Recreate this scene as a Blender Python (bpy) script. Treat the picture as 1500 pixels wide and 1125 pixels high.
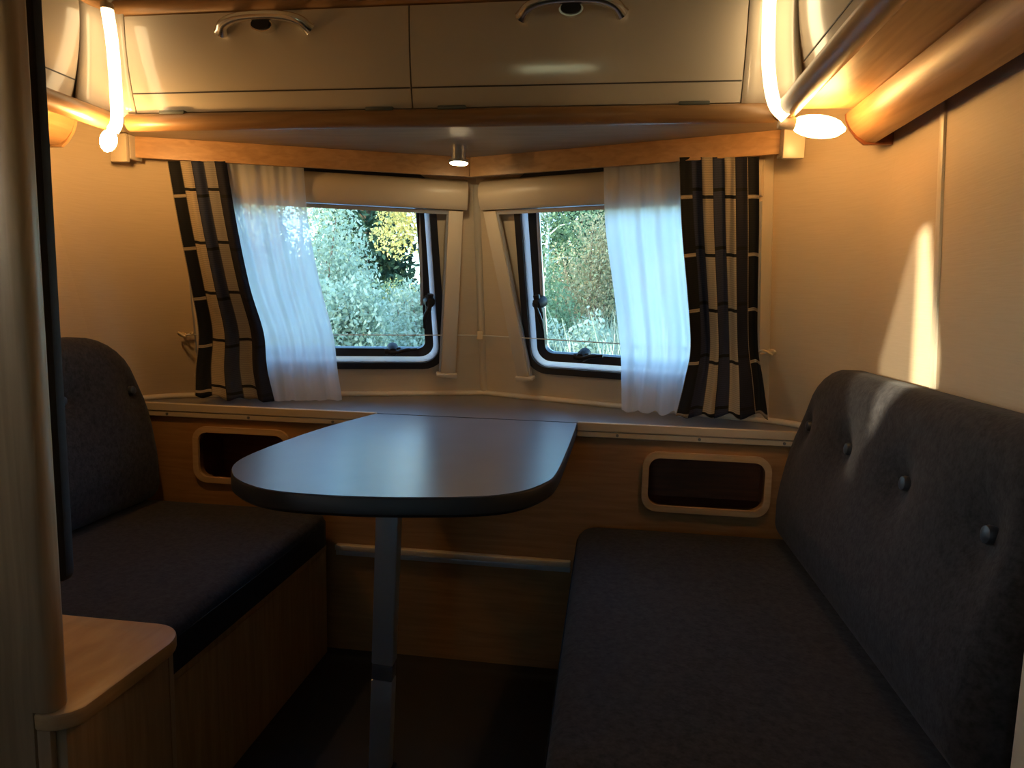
import bpy, bmesh, math, random
import numpy as np
from mathutils import Vector, Matrix

for o in list(bpy.data.objects):
    bpy.data.objects.remove(o, do_unlink=True)
scn = bpy.context.scene
COL = scn.collection
random.seed(7)
rng = np.random.default_rng(7)

# ------------------------------------------------------------------ camera
FPX, HC = 1000.0, 1.0
YAW, PITCH, ROLL = [math.radians(a) for a in (7.97, 6.86, 1.27)]
FW = np.array([-math.sin(YAW)*math.cos(PITCH), math.cos(YAW)*math.cos(PITCH), -math.sin(PITCH)])
R0 = np.array([math.cos(YAW), math.sin(YAW), 0.0])
U0 = np.cross(R0, FW)
RT = R0*math.cos(ROLL) + U0*math.sin(ROLL)
UP = -R0*math.sin(ROLL) + U0*math.cos(ROLL)
CAM = np.array([0.0, 0.0, HC])
cd = bpy.data.cameras.new('camera')
cd.sensor_fit = 'HORIZONTAL'; cd.sensor_width = 36.0
cd.lens = 36.0*FPX/1500.0
cd.clip_start = 0.02; cd.clip_end = 300
cam = bpy.data.objects.new('camera', cd); COL.objects.link(cam)
M = Matrix(((RT[0], UP[0], -FW[0], CAM[0]), (RT[1], UP[1], -FW[1], CAM[1]), (RT[2], UP[2], -FW[2], CAM[2]), (0, 0, 0, 1)))
cam.matrix_world = M
scn.camera = cam

# ------------------------------------------------------------------ world, sun, exposure
SUN_DIR = Vector((1.0, 0.75, -0.17)).normalized()
SUN_STRENGTH = 11.0
SKY_STRENGTH = 1.9
w = bpy.data.worlds.new('World'); scn.world = w; w.use_nodes = True
nt = w.node_tree; bg = nt.nodes['Background']
sky = nt.nodes.new('ShaderNodeTexSky'); sky.sky_type = 'NISHITA'; sky.sun_disc = False
sky.sun_elevation = math.radians(14)
sky.sun_rotation = math.atan2(-SUN_DIR.x, -SUN_DIR.y)
sky.air_density = 1.0; sky.dust_density = 1.0; sky.ozone_density = 2.0
nt.links.new(sky.outputs[0], bg.inputs[0]); bg.inputs[1].default_value = SKY_STRENGTH
sd = bpy.data.lights.new('sun', 'SUN'); sd.energy = SUN_STRENGTH; sd.angle = math.radians(0.8); sd.color = (1.0, 0.89, 0.64)
so = bpy.data.objects.new('sun', sd); COL.objects.link(so)
so.rotation_euler = SUN_DIR.to_track_quat('-Z', 'Y').to_euler()
so.location = (-6, -5, 4)
scn.view_settings.view_transform = 'Standard'
scn.view_settings.look = 'None'
scn.view_settings.gamma = 1.0
scn.view_settings.use_curve_mapping = False
scn.view_settings.exposure = 0.25
LAMP = 54.0         # radiance of the two corner bulbs

# ------------------------------------------------------------------ helpers
def ray(u, v):
    return FW + RT*(u-750)/FPX - UP*(v-562.5)/FPX
def on(u, v, ax, val):
    d = ray(u, v); return CAM + d*((val-CAM[ax])/d[ax])

def mesh(name, verts, faces, mat=None, parent=None, smooth=False, auto=None):
    me = bpy.data.meshes.new(name)
    me.from_pydata([tuple(map(float, v)) for v in verts], [], [tuple(f) for f in faces])
    me.update()
    return link(name, me, mat, parent, smooth, auto)
def link(name, me, mat=None, parent=None, smooth=False, auto=None):
    o = bpy.data.objects.new(name, me); COL.objects.link(o)
    if mat: me.materials.append(mat)
    if smooth or auto:
        for p in me.polygons: p.use_smooth = True
    if auto:
        bm = bmesh.new(); bm.from_mesh(me)
        for e in bm.edges:
            if len(e.link_faces) == 2 and e.calc_face_angle(0) > math.radians(auto): e.smooth = False
        bm.to_mesh(me); bm.free()
    if parent: o.parent = parent
    return o
def frombm(name, bm, mat, parent=None, smooth=False, auto=None):
    bmesh.ops.recalc_face_normals(bm, faces=bm.faces)
    me = bpy.data.meshes.new(name); bm.to_mesh(me); bm.free()
    return link(name, me, mat, parent, smooth, auto)
def box(name, lo, hi, mat, parent=None, bev=0.0, seg=2):
    bm = bmesh.new(); bmesh.ops.create_cube(bm, size=1)
    for v in bm.verts:
        v.co = Vector([lo[i]+(hi[i]-lo[i])*(v.co[i]+.5) for i in range(3)])
    if bev > 0:
        bmesh.ops.bevel(bm, geom=bm.edges[:], offset=bev, segments=seg, profile=.5, affect='EDGES')
    return frombm(name, bm, mat, parent, auto=40 if bev else None)
def prism(name, pts, vec, mat, parent=None, bev=0.0, auto=35):
    """polygon (3d points) extruded along vec"""
    bm = bmesh.new()
    a = [bm.verts.new(Vector(map(float, p))) for p in pts]
    b = [bm.verts.new(Vector(map(float, p))+Vector(vec)) for p in pts]
    n = len(pts)
    bm.faces.new(a); bm.faces.new(b[::-1])
    for i in range(n): bm.faces.new((a[i], b[i], b[(i+1) % n], a[(i+1) % n]))
    bmesh.ops.recalc_face_normals(bm, faces=bm.faces)
    if bev > 0:
        ed = [e for e in bm.edges if len(e.link_faces) == 2 and e.calc_face_angle(0) > .6]
        bmesh.ops.bevel(bm, geom=ed, offset=bev, segments=2, profile=.5, affect='EDGES')
    return frombm(name, bm, mat, parent, auto=auto)
def tube_data(pts, rad, n=10, closed=False, flat=1.0):
    pts = [np.array(p, float) for p in pts]; m = len(pts); V = []; Fc = []
    prev = None
    for i, p in enumerate(pts):
        if closed: t = pts[(i+1) % m]-pts[i-1]
        else: t = pts[min(i+1, m-1)]-pts[max(i-1, 0)]
        t = t/np.linalg.norm(t)
        if prev is None:
            a = np.array([0, 0, 1.]) if abs(t[2]) < .9 else np.array([1., 0, 0])
        else: a = prev
        x = a-t*(a@t); x /= np.linalg.norm(x); prev = x; y = np.cross(t, x)
        r = rad[i] if hasattr(rad, '__len__') else rad
        for k in range(n):
            g = 2*math.pi*k/n
            V.append(p+x*r*math.cos(g)+y*r*flat*math.sin(g))
    for i in range(m if closed else m-1):
        j = (i+1) % m
        for k in range(n):
            l = (k+1) % n
            Fc.append((i*n+k, i*n+l, j*n+l, j*n+k))
    if not closed:
        Fc.append(tuple(range(n))[::-1]); Fc.append(tuple((m-1)*n+k for k in range(n)))
    return V, Fc
def tube(name, pts, rad, mat, parent=None, n=10, closed=False, flat=1.0):
    V, Fc = tube_data(pts, rad, n, closed, flat)
    return mesh(name, V, Fc, mat, parent, auto=50)
def bez(P, n=12):
    """Catmull-Rom through points"""
    P = [np.array(p, float) for p in P]; Q = [2*P[0]-P[1]]+P+[2*P[-1]-P[-2]]; out = []
    for i in range(1, len(Q)-2):
        for k in range(n):
            t = k/n
            out.append(.5*((2*Q[i])+(-Q[i-1]+Q[i+1])*t+(2*Q[i-1]-5*Q[i]+4*Q[i+1]-Q[i+2])*t*t+(-Q[i-1]+3*Q[i]-3*Q[i+1]+Q[i+2])*t**3))
    out.append(P[-1]); return out
def rrect(x0, x1, y0, y1, r, n=6):
    rs = r if hasattr(r, '__len__') else (r,)*4      # bl, br, tr, tl
    out = []
    for (cx, cy, a, q) in ((x0, y0, 180, rs[0]), (x1, y0, 270, rs[1]), (x1, y1, 0, rs[2]), (x0, y1, 90, rs[3])):
        ccx = cx+q if cx == x0 else cx-q; ccy = cy+q if cy == y0 else cy-q
        for k in range(n+1):
            g = math.radians(a+90*k/n); out.append((ccx+q*math.cos(g), ccy+q*math.sin(g)))
    return out
def holed(name, outer, holes, vec, mat, parent=None):
    """planar plate with holes (3d point loops), thickened along vec"""
    bm = bmesh.new(); edges = []
    for lp in [outer]+holes:
        vs = [bm.verts.new(Vector(map(float, p))) for p in lp]
        for i in range(len(vs)): edges.append(bm.edges.new((vs[i], vs[(i+1) % len(vs)])))
    bmesh.ops.triangle_fill(bm, use_beauty=True, use_dissolve=False, edges=edges)
    r = bmesh.ops.extrude_face_region(bm, geom=bm.faces[:])
    bmesh.ops.translate(bm, vec=Vector(vec), verts=[g for g in r['geom'] if isinstance(g, bmesh.types.BMVert)])
    return frombm(name, bm, mat, parent, auto=35)
def ringmesh(name, la, lb, vec, mat, parent=None):
    """ring between two equal-length loops, thickened along vec"""
    n = len(la); v = np.array(vec, float)
    V = [np.array(p) for p in la]+[np.array(p) for p in lb]+[np.array(p)+v for p in la]+[np.array(p)+v for p in lb]
    Fc = []
    for i in range(n):
        j = (i+1) % n
        Fc += [(i, j, n+j, n+i), (2*n+i, 3*n+i, 3*n+j, 2*n+j), (i, 2*n+i, 2*n+j, j), (n+i, n+j, 3*n+j, 3*n+i)]
    o = mesh(name, V, Fc, mat, parent)
    bm = bmesh.new(); bm.from_mesh(o.data); bmesh.ops.recalc_face_normals(bm, faces=bm.faces); bm.to_mesh(o.data); bm.free()
    return o
def lathe(name, prof, org, axis, mat, parent=None, n=20):
    axis = Vector(axis).normalized(); q = axis.to_track_quat('Z', 'Y'); V = []; Fc = []
    for (r, z) in prof:
        for k in range(n):
            g = 2*math.pi*k/n; V.append(Vector(org)+q @ Vector((r*math.cos(g), r*math.sin(g), z)))
    m = len(prof)
    for i in range(m-1):
        for k in range(n): Fc.append((i*n+k, i*n+(k+1) % n, (i+1)*n+(k+1) % n, (i+1)*n+k))
    Fc.append(tuple(range(n))[::-1]); Fc.append(tuple((m-1)*n+k for k in range(n)))
    return mesh(name, V, Fc, mat, parent, auto=40)
def pillow(name, outline, thick, R, fmap, mat, parent=None, rings=26, dimples=(), puff=0.0, back=True):
    """soft cushion: outline (2d, star shaped) -> front surface at height h; fmap(a, b, h) -> 3d"""
    O = np.array(outline); c = O.mean(0); n = len(O)
    qs = [1-(k/rings)**1.6 for k in range(rings)]
    P = np.concatenate([c+(O-c)*q for q in qs]+[c[None]])
    A = O; B = np.roll(O, -1, 0); D = np.full(len(P), 9.)
    for a, b in zip(A, B):
        ab = b-a; t = np.clip(((P-a)@ab)/max(ab@ab, 1e-9), 0, 1)
        D = np.minimum(D, np.linalg.norm(P-(a+t[:, None]*ab), axis=1))
    x = np.clip(D/R, 0, 1); h = thick-R + R*np.sqrt(1-(1-x)**2)
    h = h + puff*np.clip(D/.15, 0, 1)**.5
    for (da, db, dr, dd) in dimples:
        rr = np.hypot(P[:, 0]-da, P[:, 1]-db); h -= dd*np.exp(-(rr/dr)**1.3)
    V = [fmap(p[0], p[1], hh) for p, hh in zip(P, h)]; Fc = []
    for k in range(rings-1):
        for i in range(n):
            j = (i+1) % n; Fc.append((k*n+i, k*n+j, (k+1)*n+j, (k+1)*n+i))
    ci = rings*n
    for i in range(n): Fc.append(((rings-1)*n+i, (rings-1)*n+(i+1) % n, ci))
    # side wall and rounded back edge
    base = len(V); r2 = min(R, thick*.3); m = 4
    cc = c
    for k in range(m+1):
        g = k/m*math.pi/2
        s = r2*(1-math.cos(g)); hh = r2*(1-math.sin(g))
        for i in range(n):
            dv = O[i]-cc; L = np.linalg.norm(dv); p = cc+dv*(1-s/L)
            V.append(fmap(p[0], p[1], hh))
    for i in range(n):
        j = (i+1) % n
        Fc.append((i, base+i, base+j, j))
        for k in range(m): Fc.append((base+k*n+i, base+(k+1)*n+i, base+(k+1)*n+j, base+k*n+j))
    Fc.append(tuple(base+m*n+i for i in range(n)))
    o = mesh(name, V, Fc, mat, parent, auto=60)
    bm = bmesh.new(); bm.from_mesh(o.data); bmesh.ops.recalc_face_normals(bm, faces=bm.faces); bm.to_mesh(o.data); bm.free()
    return o
def tag(o, label, cat, group=None, kind=None):
    o['label'] = label; o['category'] = cat
    if group: o['group'] = group
    if kind: o['kind'] = kind
    return o
def struct(o, label, cat):
    o['kind'] = 'structure'; o['label'] = label; o['category'] = cat; return o
def thing(name, label, cat, loc=(0, 0, 0), group=None):
    o = bpy.data.objects.new(name, None); COL.objects.link(o); o.empty_display_size = .05
    tag(o, label, cat, group); o['_loc'] = 0; del o['_loc']
    THINGS.append((o, loc)); return o
THINGS = []      # empties are moved to their base at the end, children keep world places

# ------------------------------------------------------------------ materials
def newmat(name):
    m = bpy.data.materials.new(name); m.use_nodes = True
    return m, m.node_tree, m.node_tree.nodes['Principled BSDF']
def pset(b, **k):
    for n, v in k.items(): b.inputs[n.replace('_', ' ')].default_value = v
def simple(name, col, rough=.5, metal=0., spec=.5, coat=0., noise=0., nscale=40., bump=0.):
    m, t, b = newmat(name)
    pset(b, Base_Color=(*col, 1), Roughness=rough, Metallic=metal, Specular_IOR_Level=spec, Coat_Weight=coat, Coat_Roughness=.06)
    if noise or bump:
        tc = t.nodes.new('ShaderNodeTexCoord'); nz = t.nodes.new('ShaderNodeTexNoise')
        nz.inputs['Scale'].default_value = nscale; nz.inputs['Detail'].default_value = 4
        t.links.new(tc.outputs['Object'], nz.inputs['Vector'])
        if noise:
            mx = t.nodes.new('ShaderNodeMix'); mx.data_type = 'RGBA'
            mx.inputs[6].default_value = (*[c*(1-noise) for c in col], 1); mx.inputs[7].default_value = (*[min(1, c*(1+noise)) for c in col], 1)
            t.links.new(nz.outputs['Fac'], mx.inputs[0]); t.links.new(mx.outputs[2], b.inputs['Base Color'])
        if bump:
            bp = t.nodes.new('ShaderNodeBump'); bp.inputs['Strength'].default_value = bump; bp.inputs['Distance'].default_value = .002
            t.links.new(nz.outputs['Fac'], bp.inputs['Height']); t.links.new(bp.outputs[0], b.inputs['Normal'])
    return m
def wood(name, ca, cb, stretch=(30, 2, 30), rough=.42, scale=1.0):
    m, t, b = newmat(name)
    tc = t.nodes.new('ShaderNodeTexCoord'); mp = t.nodes.new('ShaderNodeMapping'); mp.inputs['Scale'].default_value = stretch
    nz = t.nodes.new('ShaderNodeTexNoise'); nz.inputs['Scale'].default_value = 3*scale; nz.inputs['Detail'].default_value = 6; nz.inputs['Distortion'].default_value = .6
    cr = t.nodes.new('ShaderNodeValToRGB'); cr.color_ramp.elements[0].position = .35; cr.color_ramp.elements[1].position = .68
    cr.color_ramp.elements[0].color = (*ca, 1); cr.color_ramp.elements[1].color = (*cb, 1)
    t.links.new(tc.outputs['Object'], mp.inputs[0]); t.links.new(mp.outputs[0], nz.inputs['Vector'])
    t.links.new(nz.outputs['Fac'], cr.inputs[0]); t.links.new(cr.outputs[0], b.inputs['Base Color'])
    bp = t.nodes.new('ShaderNodeBump'); bp.inputs['Strength'].default_value = .15; bp.inputs['Distance'].default_value = .001
    t.links.new(nz.outputs['Fac'], bp.inputs['Height']); t.links.new(bp.outputs[0], b.inputs['Normal'])
    pset(b, Roughness=rough)
    return m
WCA, WCB = (.36, .19, .075), (.47, .265, .115)
M_wood_y = wood('beech_along', WCA, WCB, (25, 2, 25))
M_wood_x = wood('beech_across', WCA, WCB, (2, 25, 25))
M_wood_z = wood('oak_upright', (.33, .21, .105), (.44, .29, .155), (25, 25, 1.6))
M_wood_shelf = wood('oak_board', (.44, .25, .10), (.56, .34, .15), (10, 3, 25))
M_rail = wood('rail_wood', (.27, .145, .06), (.36, .20, .085), (2, 25, 25), rough=.35)
M_rail_y = wood('rail_wood_along', (.27, .145, .06), (.36, .20, .085), (25, 2, 25), rough=.35)
M_opening = wood('pale_beech_frame', (.50, .33, .17), (.60, .41, .23), (2, 25, 25))
M_panel = wood('front_panel_wood', (.30, .155, .055), (.40, .215, .08), (2, 25, 25))
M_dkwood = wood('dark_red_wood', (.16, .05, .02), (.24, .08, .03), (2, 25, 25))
M_under = wood('grey_underside', (.30, .235, .16), (.36, .285, .20), (2, 18, 18), rough=.45)
M_gloss = simple('cream_gloss_door', (.62, .545, .44), rough=.14, spec=.5, coat=.35)
M_cream = simple('cream_plastic', (.62, .52, .38), rough=.42, noise=.03)
M_ceil = simple('ceiling_cream', (.55, .47, .36), rough=.6, noise=.03)
M_blind = simple('blind_housing', (.56, .46, .33), rough=.38)
M_railcream = simple('blind_rail', (.66, .56, .42), rough=.4)
M_black = simple('black_rubber', (.012, .013, .018), rough=.38)
M_blackp = simple('black_plastic', (.008, .008, .010), rough=.5, spec=.3)
M_seal = simple('grey_white_seal', (.80, .84, .88), rough=.22)
_t = M_seal.node_tree; _b = _t.nodes['Principled BSDF']          # pale see-through rim of the acrylic pane
_tl = _t.nodes.new('ShaderNodeBsdfTranslucent'); _tl.inputs[0].default_value = (.88, .93, .97, 1)
_ms = _t.nodes.new('ShaderNodeMixShader'); _ms.inputs[0].default_value = .7
_t.links.new(_b.outputs[0], _ms.inputs[1]); _t.links.new(_tl.outputs[0], _ms.inputs[2]); _t.links.new(_ms.outputs[0], _t.nodes['Material Output'].inputs[0])
M_chrome = simple('chrome', (.82, .82, .80), rough=.2, metal=1.)
M_alu = simple('aluminium', (.58, .60, .63), rough=.38, metal=.7)
M_alu2 = simple('aluminium_dark', (.16, .16, .17), rough=.4, metal=.5)
M_edge = simple('pale_edge_strip', (.55, .46, .34), rough=.35)
M_lam = simple('charcoal_laminate', (.095, .093, .102), rough=.34, spec=.9, coat=.5, noise=.25, nscale=14., bump=.05)
M_lamedge = simple('charcoal_edge', (.012, .012, .014), rough=.5)
M_lam.node_tree.nodes['Principled BSDF'].inputs['Coat Roughness'].default_value = .28
M_floor = simple('dark_floor', (.020, .019, .019), rough=.7, noise=.3, nscale=20)
M_hinge = simple('grey_hinge', (.10, .11, .10), rough=.4)
M_groove = simple('dark_groove', (.06, .05, .04), rough=.5)
M_hook = simple('cream_hook', (.60, .47, .28), rough=.35)
M_cord = simple('clear_cord', (.60, .58, .52), rough=.35)
M_darkcloth = simple('charcoal_cloth', (.022, .021, .024), rough=.85, noise=.3, nscale=90)
M_rear = simple('rear_furniture', (.16, .11, .07), rough=.6)

def wallpaper(name, ca, cb):
    m, t, b = newmat(name)
    tc = t.nodes.new('ShaderNodeTexCoord'); mp = t.nodes.new('ShaderNodeMapping'); mp.inputs['Scale'].default_value = (8, 8, 160)
    nz = t.nodes.new('ShaderNodeTexNoise'); nz.inputs['Scale'].default_value = 2.2; nz.inputs['Detail'].default_value = 5
    mx = t.nodes.new('ShaderNodeMix'); mx.data_type = 'RGBA'; mx.inputs[6].default_value = (*ca, 1); mx.inputs[7].default_value = (*cb, 1)
    bp = t.nodes.new('ShaderNodeBump'); bp.inputs['Strength'].default_value = .35; bp.inputs['Distance'].default_value = .001
    t.links.new(tc.outputs['Object'], mp.inputs[0]); t.links.new(mp.outputs[0], nz.inputs['Vector'])
    t.links.new(nz.outputs['Fac'], mx.inputs[0]); t.links.new(mx.outputs[2], b.inputs['Base Color'])
    t.links.new(nz.outputs['Fac'], bp.inputs['Height']); t.links.new(bp.outputs[0], b.inputs['Normal'])
    pset(b, Roughness=.6, Specular_IOR_Level=.3)
    return m
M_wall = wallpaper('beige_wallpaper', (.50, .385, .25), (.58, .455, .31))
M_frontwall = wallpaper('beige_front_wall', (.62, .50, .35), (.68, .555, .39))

def fabric(name, ca, cb):
    m, t, b = newmat(name)
    tc = t.nodes.new('ShaderNodeTexCoord')
    nz = t.nodes.new('ShaderNodeTexNoise'); nz.inputs['Scale'].default_value = 190; nz.inputs['Detail'].default_value = 3
    n2 = t.nodes.new('ShaderNodeTexNoise'); n2.inputs['Scale'].default_value = 80; n2.inputs['Detail'].default_value = 6
    ad = t.nodes.new('ShaderNodeMath'); ad.operation = 'MULTIPLY_ADD'; ad.inputs[1].default_value = .6
    cr = t.nodes.new('ShaderNodeValToRGB'); cr.color_ramp.elements[0].position = .56; cr.color_ramp.elements[1].position = 1.0
    cr.color_ramp.elements[0].color = (*ca, 1); cr.color_ramp.elements[1].color = (*cb, 1)
    t.links.new(tc.outputs['Object'], nz.inputs['Vector']); t.links.new(tc.outputs['Object'], n2.inputs['Vector'])
    t.links.new(nz.outputs['Fac'], ad.inputs[0]); t.links.new(n2.outputs['Fac'], ad.inputs[2])
    t.links.new(ad.outputs[0], cr.inputs[0]); t.links.new(cr.outputs[0], b.inputs['Base Color'])
    bp = t.nodes.new('ShaderNodeBump'); bp.inputs['Strength'].default_value = .4; bp.inputs['Distance'].default_value = .0015
    t.links.new(nz.outputs['Fac'], bp.inputs['Height']); t.links.new(bp.outputs[0], b.inputs['Normal'])
    pset(b, Roughness=.92, Specular_IOR_Level=.25, Sheen_Weight=.06, Sheen_Roughness=.5)
    return m
M_fab = fabric('charcoal_upholstery', (.0135, .0122, .0135), (.036, .0325, .0345))
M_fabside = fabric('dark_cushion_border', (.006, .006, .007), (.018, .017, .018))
M_button = simple('slate_button', (.028, .032, .042), rough=.45)

def emit(name, col, s):
    m, t, b = newmat(name)
    pset(b, Base_Color=(*col, 1), Emission_Color=(*col, 1), Emission_Strength=s)
    return m
M_tube = emit('warm_light_tube', (1.0, .74, .40), 5.0)
M_bulb = emit('warm_bulb', (1.0, .54, .17), LAMP)
M_bulb2 = emit('warm_bulb_small', (1.0, .54, .17), LAMP*4.2)
M_led = emit('downlight_face', (1.0, .76, .42), 75.0)

def glassmat(name, tint, refl=.12):
    m, t, b = newmat(name); t.nodes.remove(b); out = t.nodes['Material Output']
    tr = t.nodes.new('ShaderNodeBsdfTransparent'); tr.inputs[0].default_value = (*tint, 1)
    gl = t.nodes.new('ShaderNodeBsdfGlossy'); gl.inputs['Roughness'].default_value = .02
    fr = t.nodes.new('ShaderNodeFresnel'); fr.inputs[0].default_value = 1.4
    mx = t.nodes.new('ShaderNodeMixShader')
    t.links.new(fr.outputs[0], mx.inputs[0]); t.links.new(tr.outputs[0], mx.inputs[1]); t.links.new(gl.outputs[0], mx.inputs[2])
    t.links.new(mx.outputs[0], out.inputs[0]); return m
M_pane = glassmat('tinted_acrylic', (.80, .93, .97))

def sheermat():
    m, t, b = newmat('white_sheer'); t.nodes.remove(b); out = t.nodes['Material Output']
    tr = t.nodes.new('ShaderNodeBsdfTransparent'); tr.inputs[0].default_value = (.95, .97, 1, 1)
    tl = t.nodes.new('ShaderNodeBsdfTranslucent'); tl.inputs[0].default_value = (.93, .95, .98, 1)
    df = t.nodes.new('ShaderNodeBsdfDiffuse'); df.inputs[0].default_value = (.88, .89, .92, 1)
    m1 = t.nodes.new('ShaderNodeMixShader'); m1.inputs[0].default_value = .30
    m2 = t.nodes.new('ShaderNodeMixShader'); m2.inputs[0].default_value = .82
    t.links.new(tl.outputs[0], m1.inputs[1]); t.links.new(df.outputs[0], m1.inputs[2])
    t.links.new(tr.outputs[0], m2.inputs[1]); t.links.new(m1.outputs[0], m2.inputs[2])
    t.links.new(m2.outputs[0], out.inputs[0]); return m
M_sheer = sheermat()

BLK, SND, SLT, GRY, NVY = (.010, .010, .011), (.44, .35, .235), (.036, .042, .075), (.27, .24, .205), (.016, .016, .026)
def drapemat(name, order):
    """woven blocks: columns of black, sand and slate with thin contrasting breaks (UV: across, height in m)"""
    m, t, b = newmat(name); N = t.nodes.new; L = t.links.new
    uv = N('ShaderNodeUVMap'); sp = N('ShaderNodeSeparateXYZ'); L(uv.outputs[0], sp.inputs[0])
    def mt(op, a, b_=None, c=None):
        n = N('ShaderNodeMath'); n.operation = op
        for i, x in enumerate((a, b_, c)):
            if x is None: continue
            if hasattr(x, 'is_linked'): L(x, n.inputs[i])
            else: n.inputs[i].default_value = x
        return n.outputs[0]
    u = sp.outputs[0]; v = sp.outputs[1]
    col = mt('FLOOR', u); fu = mt('FRACT', u); K = len(order)
    pos = mt('DIVIDE', mt('ADD', col, .5), float(K))
    def ramp(cols):
        cr_ = N('ShaderNodeValToRGB'); cr_.color_ramp.interpolation = 'CONSTANT'; el = cr_.color_ramp.elements
        el[0].position = 0; el[0].color = (*cols[0], 1); el[1].position = 1/K; el[1].color = (*cols[1], 1)
        for i in range(2, K): e = el.new(i/K); e.color = (*cols[i], 1)
        L(pos, cr_.inputs[0]); return cr_
    cr = ramp(order); crl = ramp([SND if c in (BLK,) else BLK for c in order])
    vv = mt('MULTIPLY_ADD', v, 1/.135, mt('MULTIPLY', mt('MODULO', col, 2.0), .12))
    fv = mt('FRACT', vv)
    lv = mt('LESS_THAN', fv, .06)
    lu = mt('LESS_THAN', fu, .05)
    ln = mt('MAXIMUM', lv, mt('MULTIPLY', lu, .7))
    mx = N('ShaderNodeMix'); mx.data_type = 'RGBA'; L(ln, mx.inputs[0]); L(cr.outputs[0], mx.inputs[6]); L(crl.outputs[0], mx.inputs[7])
    wv = N('ShaderNodeTexWave'); wv.bands_direction = 'Y'; wv.inputs['Scale'].default_value = 60; wv.inputs['Distortion'].default_value = 4
    L(uv.outputs[0], wv.inputs[0])
    m2 = N('ShaderNodeMix'); m2.data_type = 'RGBA'; m2.blend_type = 'MULTIPLY'; m2.inputs[0].default_value = .35
    L(mx.outputs[2], m2.inputs[6]); L(wv.outputs[0], m2.inputs[7])
    L(m2.outputs[2], b.inputs['Base Color'])
    pset(b, Roughness=.8, Specular_IOR_Level=.25)
    tl = N('ShaderNodeBsdfTranslucent'); L(m2.outputs[2], tl.inputs[0])
    ms = N('ShaderNodeMixShader'); ms.inputs[0].default_value = .15
    L(b.outputs[0], ms.inputs[1]); L(tl.outputs[0], ms.inputs[2]); L(ms.outputs[0], t.nodes['Material Output'].inputs[0])
    return m
M_drape = drapemat('block_drape_a', (BLK, SND, SLT, GRY, NVY))
M_drape2 = drapemat('block_drape_b', (BLK, SLT, SND, SLT, SND, NVY, BLK))

def leafmat(name, cols, tr=.35):
    m, t, b = newmat(name); N = t.nodes.new; L = t.links.new; t.nodes.remove(b)
    g = N('ShaderNodeNewGeometry'); cr = N('ShaderNodeValToRGB')
    el = cr.color_ramp.elements
    el[0].position = 0; el[0].color = (*cols[0], 1); el[1].position = 1; el[1].color = (*cols[-1], 1)
    for i, c in enumerate(cols[1:-1]):
        e = el.new((i+1)/(len(cols)-1)); e.color = (*c, 1)
    L(g.outputs['Random Per Island'], cr.inputs[0])
    d = N('ShaderNodeBsdfDiffuse'); tl = N('ShaderNodeBsdfTranslucent'); mx = N('ShaderNodeMixShader'); mx.inputs[0].default_value = tr
    L(cr.outputs[0], d.inputs[0]); L(cr.outputs[0], tl.inputs[0]); L(d.outputs[0], mx.inputs[1]); L(tl.outputs[0], mx.inputs[2])
    L(mx.outputs[0], t.nodes['Material Output'].inputs[0]); return m
M_willow = leafmat('willow_leaf', ((.26, .33, .24), (.42, .48, .36), (.52, .55, .44)), .45)
M_green = leafmat('green_leaf', ((.14, .21, .11), (.24, .32, .17), (.36, .41, .24)), .45)
M_yellow = leafmat('yellow_leaf', ((.70, .55, .18), (.78, .66, .30), (.55, .52, .24)), .5)
M_needle = leafmat('needle', ((.03, .06, .045), (.05, .09, .06), (.08, .12, .08)), .15)
M_grass = leafmat('pale_grass', ((.34, .38, .26), (.46, .48, .36), (.54, .50, .38), (.30, .36, .24)), .45)
M_rust = leafmat('rust_leaf', ((.36, .28, .16), (.44, .36, .22), (.30, .34, .20)), .45)
M_bark = simple('birch_bark', (.62, .60, .56), rough=.8, noise=.35, nscale=9)
M_pinebark = simple('pine_bark', (.22, .13, .09), rough=.9, noise=.3, nscale=9)
M_soil = simple('meadow_soil', (.16, .17, .09), rough=.95, noise=.4, nscale=3)

# ================================================================== THE CARAVAN SHELL
XC, YA, ZS = -.405, 2.23, .69            # centre line, apex of the V front, shelf height
SL, LN = .38, .30                        # plan slope and inward lean of the front walls
XL, XR = -1.37, .56                      # side walls
ZC = 1.72                                # ceiling
YB = -2.2                                # rear wall
def wy(x, z, off=0.): return YA - SL*abs(x-XC) - LN*(z-ZS) - off
class WP:                                # local frame of one front wall plane
    def __init__(s, side):
        s.side = side
        s.A = np.array([XC, YA, ZS])
        h = np.array([side, -SL, 0.]); s.h = h/np.linalg.norm(h)
        n = np.array([-side*SL, -1, -LN]); s.n = n/np.linalg.norm(n)
        p = np.array([0, 0, 1.])-s.n*s.n[2]; s.p = p/np.linalg.norm(p)
    def at(s, a, b, off=0.): return s.A+s.h*a+s.p*b+s.n*off
    def px(s, u, v, off=0.):             # photo direction -> point on the plane `off` in front of the wall
        d = ray(u, v); return CAM+d*(((s.A-CAM)@s.n+off)/(d@s.n))
PL, PR = WP(-1), WP(1)

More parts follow.
